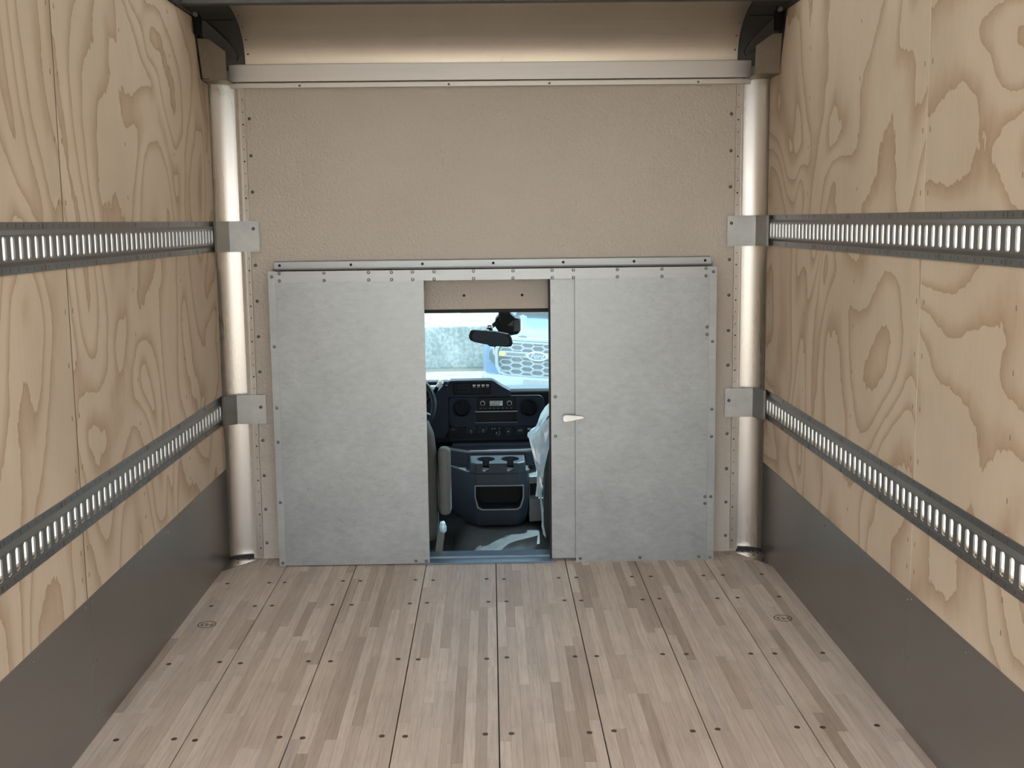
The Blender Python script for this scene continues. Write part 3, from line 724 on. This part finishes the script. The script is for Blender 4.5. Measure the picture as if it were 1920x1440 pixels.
for i, (x0, x1, z0, z1) in enumerate(((-.008, .004, .550, .554), (.010, .026, .549, .555), (.030, .040, .548, .555), (-.008, .018, .536, .543), (.022, .036, .536, .543))): mb.box(x0, x1, 1.0105, 1.012, z0, z1)
mb.build('display_text', 'trim_grey', ra, kind='stuff'); MB().box(.042, .052, 1.0105, 1.012, .5345, .542).build('display_icon', 'icon_white', ra)
for i in range(8): MB().prism(rrect(-.066 + i * .0225, -.050 + i * .0225, .514, .523, .002, 2), 'y', 1.010, 1.014).build('radio_button', 'dash_navy', ra)
for i in range(8): MB().box(-.061 + i * .0225, -.0555 + i * .0225, 1.0092, 1.0105, .517, .5195).build('button_mark', 'trim_grey', ra)
# climate strip
cs = MB().prism([(-.232, .345), (.262, .350), (.262, .444), (.225, .444), (.21, .423), (-.232, .421)], 'y', 1.018, 1.045).build('climate_panel', 'dash_dark', da, bevel=.004)
MB().prism([(-.222, .350), (.252, .354), (.255, .358), (-.225, .354)], 'y', 1.013, 1.03).build('panel_edge', 'dash_navy', cs)
for cx, cz, r in ((-.113, .397, .017), (-.049, .399, .017), (.021, .386, .011)):
    kb = MB().lathe([(r, 1.019), (r * .95, 1.004), (r * .8, 1.002)], (cx, 0, cz), 'y', 20).build('control_knob', 'dash_navy', cs, smooth=True)
    MB().box(cx - .0016, cx + .0016, .998, 1.003, cz - r * .2, cz + r * .8).build('pointer', 'trim_grey', cs)
    mb = MB(); a0, a1 = (20, 200) if r > .015 else (-60, 40)
    for k in range(9):
        a = math.radians(a0 + (a1 - a0) * k / 8); x, z = cx + (r + .006) * math.cos(a), cz + (r + .006) * math.sin(a)
        mb.box(x - .0016, x + .0016, 1.016, 1.019, z - .0012, z + .0012)
    mb.build('dial_marks', 'trim_grey', cs, kind='stuff')
MB().prism(rrect(.067, .099, .377, .414, .005, 3), 'y', 1.012, 1.02).build('power_socket', 'dash_navy', cs); MB().box(.079, .086, 1.010, 1.0125, .392, .398).build('socket_mark', 'icon_grey', cs)
MB().prism(rrect(.124, .165, .379, .417, .004, 3), 'y', 1.012, 1.02).build('airbag_switch', 'dash_navy', cs)
for z in (.401, .396): MB().box(.133, .156, 1.0105, 1.0125, z, z + .002).build('switch_text', 'trim_grey', cs)
MB().box(.183, .200, 1.015, 1.019, .401, .411).build('small_icon', 'trim_grey', cs)
for x in (-.006, .008, .033): MB().box(x, x + .007, 1.015, 1.019, .408, .412).build('indicator_mark', 'trim_grey', cs)
lf = MB().prism(rrect(-.222, -.180, .392, .423, .006, 3), 'y', 1.010, 1.02).build('headlamp_switch', 'black', cs); MB().box(-.214, -.196, 1.0085, 1.0105, .4085, .4105).build('switch_mark', 'trim_grey', lf)
# lower dash shelf
MB().prism([(.98, .325), (.985, .338), (1.2, .338), (1.2, .325)], 'x', -.21, .28).build('lower_shelf', 'console_grey', da, bevel=.003)

# column shifter and steering wheel
lv = thing('column_shifter', 'column shift lever with pale tip behind the steering wheel', 'lever', (-.33, .86, .57))
MB().tube([(-.345, .90, .555), (-.300, .85, .625), (-.268, .82, .668)], [.008, .009, .010], 10).build('lever_arm', 'dash_dark', lv, smooth=True)
MB().tube([(-.270, .822, .665), (-.2545, .81, .690), (-.250, .805, .692)], [.013, .014, .009], 10).build('lever_knob', 'icon_white', lv, smooth=True)
sw_ = thing('steering_wheel', 'black steering wheel partly hidden behind the left door panel', 'steering wheel', (-.475, .74, .55))
cw = Vector((-.475, .74, .58)); nrm = Vector((0, -.80, .60)).normalized(); ux = Vector((1, 0, 0)); uy = nrm.cross(ux)
rings = []
for i in range(40):
    a = 2 * PI * i / 40; d = ux * math.cos(a) + uy * math.sin(a); p = cw + d * .186
    rings.append([p + d * .0145 * math.cos(2 * PI * j / 10) + nrm * .0145 * math.sin(2 * PI * j / 10) for j in range(10)])
rings.append(rings[0]); MB().loft(rings, True, False).build('rim', 'dash_dark', sw_, smooth='all')
MB().tube([cw - nrm * .03, cw + nrm * .02], [.075, .06], 20).build('hub', 'dash_navy', sw_)
for a in (-20, 200): 
    d = ux * math.cos(math.radians(a)) + uy * math.sin(math.radians(a)); MB().tube([cw + d * .05, cw + d * .18], [.022, .014], 8).build('spoke', 'dash_navy', sw_)
MB().tube([cw - nrm * .03, cw - nrm * .30], .045, 14).build('column', 'dash_dark', sw_)

# ------------------------------------------------------------------ engine cover / console
ec = thing('engine_cover', 'grey moulded engine cover with two cup holders and an open bin', 'console', (.02, .85, -.05))
def plan(sc_, z, yo=0):
    base = [(-.092, .64), (.132, .64), (.178, .69), (.185, 1.0), (-.235, 1.0), (-.225, .83), (-.135, .69)]
    return [(.02 + (x - .02) * sc_, .64 + (y - .64) + yo, z) for x, y in base]
cb = MB().loft([plan(.72, -.030, .07), plan(.86, -.018, .025), plan(.95, .03, .008), plan(1.0, .12), plan(1.0, .262)]).build('cover_body', 'console_grey', ec, bevel=.012, seg=3, smooth=True, ang=20)
cut(cb, [MB().loft([[(x, y, z) for x, z in [(-.088, .190), (.146, .189), (.146, .130), (.132, .085), (.116, .074), (-.055, .074), (-.076, .085), (-.088, .135)]] for y in (.60, .78)])])
# rim around the bin opening
o1 = [(-.093, .195), (.151, .194), (.151, .128), (.136, .080), (.118, .068), (-.057, .068), (-.081, .080), (-.093, .135)]
o2 = [(-.087, .189), (.145, .188), (.145, .130), (.131, .085), (.116, .074), (-.055, .074), (-.075, .085), (-.087, .135)]
MB().loft([[(x, .6385, z) for x, z in o1], [(x, .634, z) for x, z in o1], [(x, .634, z) for x, z in o2], [(x, .6385, z) for x, z in o2]], True, False).build('bin_rim', 'trim_grey', ec)
MB().box(-.095, .155, .775, .79, .06, .20).build('bin_back', 'black', ec)
# cup-holder tray
tr = MB().loft([[(-.118, .655, .252), (-.085, .625, .252), (.125, .625, .252), (.165, .655, .252), (.165, .80, .252), (-.125, .80, .252)], [(-.112, .662, .306), (-.085, .632, .306), (.125, .632, .306), (.158, .662, .306), (.158, .80, .316), (-.118, .80, .316)]]).build('cup_tray', 'console_grey', ec, bevel=.006, seg=2)
cut(tr, [MB().lathe([(.044, .262), (.046, .34)], (cx, .715, 0), 'z', 24) for cx in (-.035, .085)] + [MB().box(cx - .016, cx + .016, .60, .70, .266, .34) for cx in (-.035, .085)])
for cx in (-.035, .085): MB().lathe([(.0425, .258), (.0425, .264)], (cx, .715, 0), 'z', 20).build('cup_well', 'black', ec)
MB().loft([[(-.245, .90, z), (-.13, .80, z), (.17, .80, z), (.25, .86, z), (.25, .975, z), (-.245, .975, z)] for z in (.245, .330)]).build('upper_tray', 'console_grey', ec, bevel=.008)
MB().loft([[(-.225, .885, z), (-.125, .795, z), (.165, .795, z), (.245, .855, z), (.245, .865, z), (.17, .806, z), (-.125, .806, z), (-.225, .896, z)] for z in (.328, .337)]).build('tray_rim', 'trim_grey', ec)
MB().loft([[(-.238, .838, z), (-.140, .686, z), (-.092, .634, z), (.132, .634, z), (.182, .686, z), (.182, .694, z), (.130, .642, z), (-.092, .642, z), (-.136, .694, z), (-.232, .842, z)] for z in (.256, .263)]).build('body_rim', 'trim_grey', ec)
# side storage pocket toward the passenger seat
sp = MB().loft([[(.178, .70, z), (.262, .72, z), (.262, 1.0, z), (.178, 1.0, z)] for z in (-.012, .22)]).build('side_pocket', 'console_light', ec, bevel=.006)
cut(sp, [MB().box(.182, .30, .66, .80, .105, .185)])
MB().box(.179, .262, .795, .80, .10, .19).build('pocket_back', 'black', sp)

# ------------------------------------------------------------------ seats
def rb(x0, x1, y0, y1, z0, z1, r, name, mat, parent, seg=4):
    return MB().box(x0, x1, y0, y1, z0, z1).build(name, mat, parent, bevel=r, seg=seg, smooth='all')
def seat(xc, label, arm, mat):
    t = thing('bucket_seat', label, 'seat', (xc, .45, -.12), 'front cab seats')
    # contoured backrest: loft over height with rounded corners
    rings = []
    for z, hw, y0, y1 in ((-.02, .225, .40, .52), (.02, .238, .385, .53), (.20, .240, .375, .52), (.40, .236, .365, .50), (.50, .226, .362, .48), (.555, .205, .366, .465), (.585, .17, .375, .452)):
        pts = rrect(xc - hw, xc + hw, y0, y1, min(.05, (y1 - y0) / 2.1), 4); rings.append([(x, y, z) for x, y in pts])
    MB().loft(rings).build('backrest', mat, t, smooth='all')
    rb(xc - .12, xc + .12, .36, .46, .64, .82, .04, 'headrest', mat, t)
    for dx in (-.06, .06): MB().tube([(xc + dx, .41, .57), (xc + dx, .41, .66)], .007, 8).build('headrest_post', 'chrome', t)
    hw = .20; rb(xc - hw, xc + hw, .40, .90, -.03, .10, .035, 'seat_cushion', mat, t)
    rb(xc - .16, xc + .16, .46, .85, -.12, -.02, .012, 'pedestal', 'seat_dark', t)
    if arm:
        ar = rb(xc + .243, xc + .303, .385, .47, .105, .432, .026, 'armrest', 'seat_light', t)
        MB().box(xc + .246, xc + .300, .388, .467, .134, .1365).build('armrest_seam', 'seat_dark', ar)
        MB().tube([(xc + .21, .45, .13), (xc + .26, .44, .13)], .018, 10).build('armrest_pivot', 'seat_dark', t)
    return t
seat(-.503, 'grey driver seat with folded armrest left of the engine cover', True, 'seat_grey')
seat(.478, 'dark passenger seat under a crumpled plastic cover', False, 'seat_dark')
# belt buckle stalk wrapped in plastic beside the driver seat
bs = thing('seat_belt_stalk', 'grey seat belt webbing with plastic-wrapped buckle beside the driver seat', 'seat belt', (-.26, .352, -.118))
MB().loft([[(-.268, .43, z) if False else (x, y, z) for x, y in ((xo - .017, .350), (xo + .017, .350), (xo + .017, .356), (xo - .017, .356))] for xo, z in ((-.268, -.118), (-.258, -.03), (-.246, .05))]).build('webbing', 'belt', bs)
mb = MB().lathe([(.009, .038), (.016, .045), (.017, .065), (.013, .085), (.007, .092)], (-.240, .348, 0), 'z', 12)
mb.v = [tuple(Vector(p) + mnoise.noise_vector(Vector(p) * 60) * .005) for p in mb.v]; mb.build('buckle_wrap', 'plastic_film', bs)
# plastic cover over the passenger seat
prof = [(.237, .00), (.233, .08), (.226, .16), (.217, .26), (.212, .32), (.203, .40), (.188, .445), (.170, .482), (.185, .492), (.203, .502), (.222, .522), (.240, .548), (.262, .585), (.285, .618), (.33, .635), (.42, .645), (.52, .645), (.63, .63), (.70, .58), (.735, .48), (.745, .30), (.745, .1)]
rings = []
for j in range(13):
    y = .345 + .022 * j; ring = []
    for i, (x, z) in enumerate(prof):
        pull = 0 if 5 < i < 12 else 1
        k = abs(j - 5) / 7
        xx = x + (.03 * k * k if 4 < i < 10 else 0)
        nv = mnoise.noise_vector(Vector((x * 22, y * 22, z * 22))) * .012 + mnoise.noise_vector(Vector((x * 60, y * 60, z * 60))) * .005
        ring.append(Vector((xx, y, z)) + nv)
    rings.append(ring)
pc = thing('plastic_cover', 'crumpled translucent pale blue plastic cover draped over the passenger seat', 'plastic cover', (.48, .45, .2))
mbp = MB().loft(rings, False, False)
# back flap hanging down over the top of the backrest
low = [None] * len(prof); cols = []
for i in range(3, 19):
    x, z = prof[i]; zl = .20 + max(0, (x - .212)) * 4.6 if x < .30 else .52
    zl = min(zl, z - .01); xl = x + (.012 if i < 8 else .0)
    col = []
    for k in range(6):
        t = k / 5; p = Vector((x + (xl - x) * t + (.03 * math.sin(t * 2) if 5 < i < 9 else 0), .344 - .012 * math.sin(PI * t), z + (zl - z) * t))
        col.append(p + mnoise.noise_vector(p * 30) * .010 * (1 if k else .6))
    cols.append(col)
mbp.loft(cols, False, False)
mbp.build('film', 'plastic_film', pc)

# ------------------------------------------------------------------ mirror and sensor pod
mr = thing('rear_view_mirror', 'black rear view mirror hanging from the windshield', 'mirror', (0, 1.15, .83))
out = [(-.117, .895), (-.108, .916), (-.095, .922), (.02, .914), (.092, .899), (.106, .880), (.113, .848), (.104, .832), (.085, .829), (.03, .834), (.02, .830), (-.01, .834), (-.02, .842), (-.085, .856), (-.108, .866), (-.117, .880)]
cm = Vector((0, 1.15, .872))
def sc2(s_, y, dx=0): return [(x * s_ + dx, y, .874 + (z - .874) * s_) for x, z in out]
MB().loft([sc2(.93, 1.098), sc2(1.0, 1.104), sc2(1.0, 1.125), sc2(.75, 1.150)]).build('housing', 'black', mr, smooth=True)
MB().loft([sc2(.86, 1.099), sc2(.86, 1.0962)]).build('mirror_pane', 'mirror_glass', mr)
MB().tube([(.01, 1.145, .88), (-.005, 1.17, .925), (.03, 1.185, .95)], [.010, .012, .012], 10).build('arm', 'black', mr, smooth=True)
MB().lathe([(.010, -.016), (.016, -.008), (.016, .008), (.010, .016)], (-.008, 1.165, .930), 'x', 12).build('ball_joint', 'chrome', mr, smooth=True)
pd = thing('sensor_pod', 'dark camera pod with cable behind the rear view mirror', 'camera', (.08, 1.3, .88))
hp = [(.040, .985), (.058, 1.045), (.082, 1.045), (.105, .995), (.128, .975), (.158, .968), (.158, .905), (.143, .886), (.10, .878), (.045, .89), (.02, .93), (.022, .965)]
MB().loft([[(x, 1.19, z) for x, z in hp], [(x * .98 + .002, 1.235, z + .01) for x, z in hp]]).build('pod_body', 'black', pd, bevel=.006)
MB().box(.118, .156, 1.186, 1.20, .90, .965).build('side_box', 'charcoal', pd, bevel=.006)
MB().prism([(.085, .935), (.118, .962), (.118, .932)], 'y', 1.182, 1.20).build('facet', 'charcoal', pd)
MB().tube([(.040, 1.195, 1.10), (.042, 1.19, 1.02), (.050, 1.182, .97), (.048, 1.182, .93)], .0045, 8).build('cable', 'black', pd, smooth=True)

# ------------------------------------------------------------------ outside
GZ = -1.05
g = MB().box(-60, 60, -60, 60, GZ - .2, GZ).build('ground', 'sand_ground'); struct(g, 'pale sandy pavement around the truck')
g2 = MB().box(-9, 9, 15.45, 16.25, GZ, -.32).build('sand_bank', 'sand_ground', bevel=.02); struct(g2, 'raised pale sandy bank filled behind the concrete wall')
cwl = MB().box(-9, 9, 15.2, 15.6, GZ, -.315)
cw_ = cwl.build('concrete_wall', 'concrete', bevel=.03); tag(cw_, 'low weathered grey concrete retaining wall beyond the windshield', 'wall')

# pickup, authored in local space (front at y=0, facing -y, ground z=0)
pk = thing('pickup_truck', 'blue pickup truck with honeycomb grille parked facing the van', 'pickup truck', (0, 0, 0))
def hx(cx, cz, a, b_): return [(cx - a, cz), (cx - a * .55, cz + b_), (cx + a * .55, cz + b_), (cx + a, cz), (cx + a * .55, cz - b_), (cx - a * .55, cz - b_)]
rings = []
for y, hw, z0, z1 in ((.10, .70, .42, 1.10), (.30, .80, .40, 1.16), (.60, .84, .40, 1.19), (1.45, .86, .40, 1.24), (2.9, .86, .40, 1.22), (5.0, .84, .45, 1.20)):
    rings.append([(x, y, z) for x, z in rrect(-hw, hw, z0, z1, .10, 4)])
MB().loft(rings).build('body', 'car_blue', pk, smooth=True)
MB().loft([[(x, y, z) for x, z in rrect(-hw, hw, 1.15, z1, .06, 3)] for y, hw, z1 in ((1.42, .76, 1.24), (2.05, .66, 1.80), (3.0, .66, 1.82), (3.4, .74, 1.25))]).build('cabin', 'car_blue', pk, smooth=True)
MB().add([(-.68, 1.44, 1.27), (.68, 1.44, 1.27), (.58, 2.02, 1.76), (-.58, 2.02, 1.76), (-.68, 1.40, 1.26), (.68, 1.40, 1.26), (.58, 1.985, 1.77), (-.58, 1.985, 1.77)], [(0, 1, 2, 3), (7, 6, 5, 4), (4, 5, 1, 0), (5, 6, 2, 1), (6, 7, 3, 2), (7, 4, 0, 3)]).build('windshield', 'car_glass', pk)
MB().tube([(-.1, 1.385, 1.275), (.45, 1.40, 1.36)], [.012, .006], 6).build('wiper', 'car_dark', pk)
for sx in (-1, 1): MB().add([(sx * .18, .12, 1.125), (sx * .30, .12, 1.120), (sx * .62, 1.35, 1.255), (sx * .50, 1.35, 1.262), (sx * .24, .12, 1.145), (sx * .56, 1.35, 1.285)], [(0, 1, 4), (3, 5, 2), (0, 4, 5, 3), (4, 1, 2, 5), (0, 3, 2, 1)]).build('hood_crease', 'car_blue', pk)
# front fascia
gp = [(-.50, .66), (-.545, .75), (-.56, .95), (-.52, 1.055), (-.47, 1.075), (.47, 1.075), (.52, 1.055), (.56, .95), (.545, .75), (.50, .66), (.40, .63), (-.40, .63)]
gr = MB().prism(gp, 'y', .03, .12).build('grille', 'car_dark', pk); 
inn = [(x * .93, .855 + (z - .855) * .90) for x, z in gp]
MB().loft([[(x, .03, z) for x, z in gp], [(x, -.03, z) for x, z in gp], [(x, -.03, z) for x, z in inn], [(x, .03, z) for x, z in inn]], True, False).build('grille_surround', 'car_silver', gr)
def inside(p, poly):
    c_ = False; n = len(poly)
    for i in range(n):
        (x1, z1), (x2, z2) = poly[i], poly[(i + 1) % n]
        if (z1 > p[1]) != (z2 > p[1]) and p[0] < (x2 - x1) * (p[1] - z1) / (z2 - z1) + x1: c_ = not c_
    return c_
HA, HB = .088, .036
for col in range(-6, 7):
    for row in range(-4, 4):
        cx = col * .137; cz = .84 + row * .076 + (.038 if col % 2 else 0)
        if not inside((cx, cz), [(x * .97, .855 + (z - .855) * .95) for x, z in gp]): continue
        if abs(cz - .905) < .035: continue
        a_ = hx(cx, cz, HA, HB); b2 = hx(cx, cz, HA - .013, HB - .009)
        MB().loft([[(x, .028, z) for x, z in a_], [(x, -.012, z) for x, z in a_], [(x, -.012, z) for x, z in b2], [(x, .028, z) for x, z in b2]], True, False).build('grille_cell', 'car_silver', gr)
br = MB().prism([(-.50, .875), (-.505, .905), (-.47, .945), (.47, .945), (.505, .905), (.50, .875)], 'y', -.040, .03).build('grille_bar', 'car_silver', pk, bevel=.004)
for sx in (-1, 1):
    MB().prism([(sx * .495, .880), (sx * .498, .938), (sx * .42, .938), (sx * .42, .880)], 'y', -.044, -.02).build('amber_lamp', 'amber', br)
    MB().prism([(sx * .40, .892), (sx * .40, .926), (sx * .16, .926), (sx * .16, .892)], 'y', -.043, -.02).build('bar_insert', 'roof_grey', br)
    MB().loft([[(sx * .56, .04, .74), (sx * .585, .05, 1.00), (sx * .70, .16, 1.02), (sx * .80, .34, 1.02), (sx * .79, .30, .93), (sx * .70, .12, .84)], [(sx * .56, .10, .74), (sx * .585, .11, 1.00), (sx * .70, .22, 1.02), (sx * .80, .40, 1.02), (sx * .79, .36, .93), (sx * .70, .18, .84)]]).build('headlight', 'car_dark', pk)
    MB().loft([[(sx * .57, .035, .86), (sx * .59, .045, .99), (sx * .70, .15, 1.005), (sx * .69, .13, .95)], [(sx * .57, .05, .86), (sx * .59, .06, .99), (sx * .70, .165, 1.005), (sx * .69, .145, .95)]]).build('headlight_lens', 'car_silver', pk)
    wh = MB().lathe([(.30, -.12), (.385, -.10), (.40, 0), (.385, .10), (.30, .12)], (sx * .735, .98, .40), 'x', 28).build('tyre', 'tyre', pk, smooth=True)
    MB().lathe([(.25, -.125), (.10, -.11), (.10, .11), (.25, .125)], (sx * .735, .98, .40), 'x', 20).build('wheel_rim', 'car_silver', wh)
    MB().lathe([(.30, -.12), (.385, -.10), (.40, 0), (.385, .10), (.30, .12)], (sx * .735, 4.3, .40), 'x', 20).build('tyre', 'tyre', pk, smooth=True)
MB().loft([[(x, y, z) for x, z in rrect(-hw, hw, .44, .64, .05, 3)] for y, hw in ((-.03, .62), (.06, .74), (.30, .81))]).build('bumper', 'car_silver', pk, smooth=True)
MB().box(-.17, .17, -.05, -.028, .485, .60).build('license_plate', 'icon_grey', pk, bevel=.004)
MB().prism([(-.53, 1.082), (-.50, 1.112), (.50, 1.112), (.53, 1.082)], 'y', -.005, .12).build('hood_lip', 'car_silver', pk)
n = 32
ov = lambda a, b_, y: [(a * math.cos(2 * PI * k / n), y, .905 + b_ * math.sin(2 * PI * k / n)) for k in range(n)]
bg = MB().loft([ov(.136, .060, -.04), ov(.136, .060, -.056), ov(.122, .048, -.058)]).build('badge', 'icon_white', pk, smooth=True)
MB().loft([ov(.112, .042, -.058), ov(.112, .042, -.0605)]).build('badge_field', 'badge_blue', bg)
me = text_mesh('Ford', .088, .0015, .3); me.materials.append(MATS['icon_white'])
lt = place('badge_lettering', me, (0, -.062, .905), bg, rot=(PI / 2, 0, 0))
pk.location = (.545, 9.55, GZ - .05); pk.rotation_euler = (0, math.radians(2.6), math.radians(-16))

# background cars on the raised ground
def car(loc, rz, label):
    t = thing('parked_car', label, 'car', (0, 0, 0))
    MB().loft([[(x, y, z) for x, z in rrect(-hw, hw, z0, z1, .10, 4)] for y, hw, z0, z1 in ((0, .66, .22, .62), (.15, .80, .18, .72), (.9, .88, .17, .82), (3.6, .88, .18, .86), (4.5, .78, .25, .80))]).build('body', 'car_white', t, smooth=True)
    MB().loft([[(x, y, z) for x, z in rrect(-hw, hw, .78, z1, .06, 3)] for y, hw, z1 in ((1.1, .74, .86), (1.8, .62, 1.36), (3.0, .62, 1.40), (3.9, .70, .88))]).build('cabin', 'car_glass', t, smooth=True)
    MB().loft([[(x, y, z) for x, z in rrect(-.60, .60, 1.34, 1.42, .03, 3)] for y in (1.85, 2.95)]).build('roof', 'car_white', t, smooth=True)
    MB().prism(rrect(-.50, .50, .26, .40, .04, 3), 'y', -.02, .05).build('lower_grille', 'car_dark', t)
    for sx in (-1, 1):
        MB().prism(rrect(sx * .62 - .11, sx * .62 + .11, .54, .64, .03, 3), 'y', -.01, .15).build('headlight', 'car_silver', t)
        for y in (.85, 3.6): MB().lathe([(.22, -.10), (.31, -.09), (.32, 0), (.31, .09), (.22, .10)], (sx * .80, y, .32), 'x', 20).build('wheel', 'tyre', t, smooth=True)
    t.location = loc; t.rotation_euler = (0, 0, rz); return t
car((-1.30, 16.75, GZ), math.radians(9), 'white car parked just behind the low concrete wall')
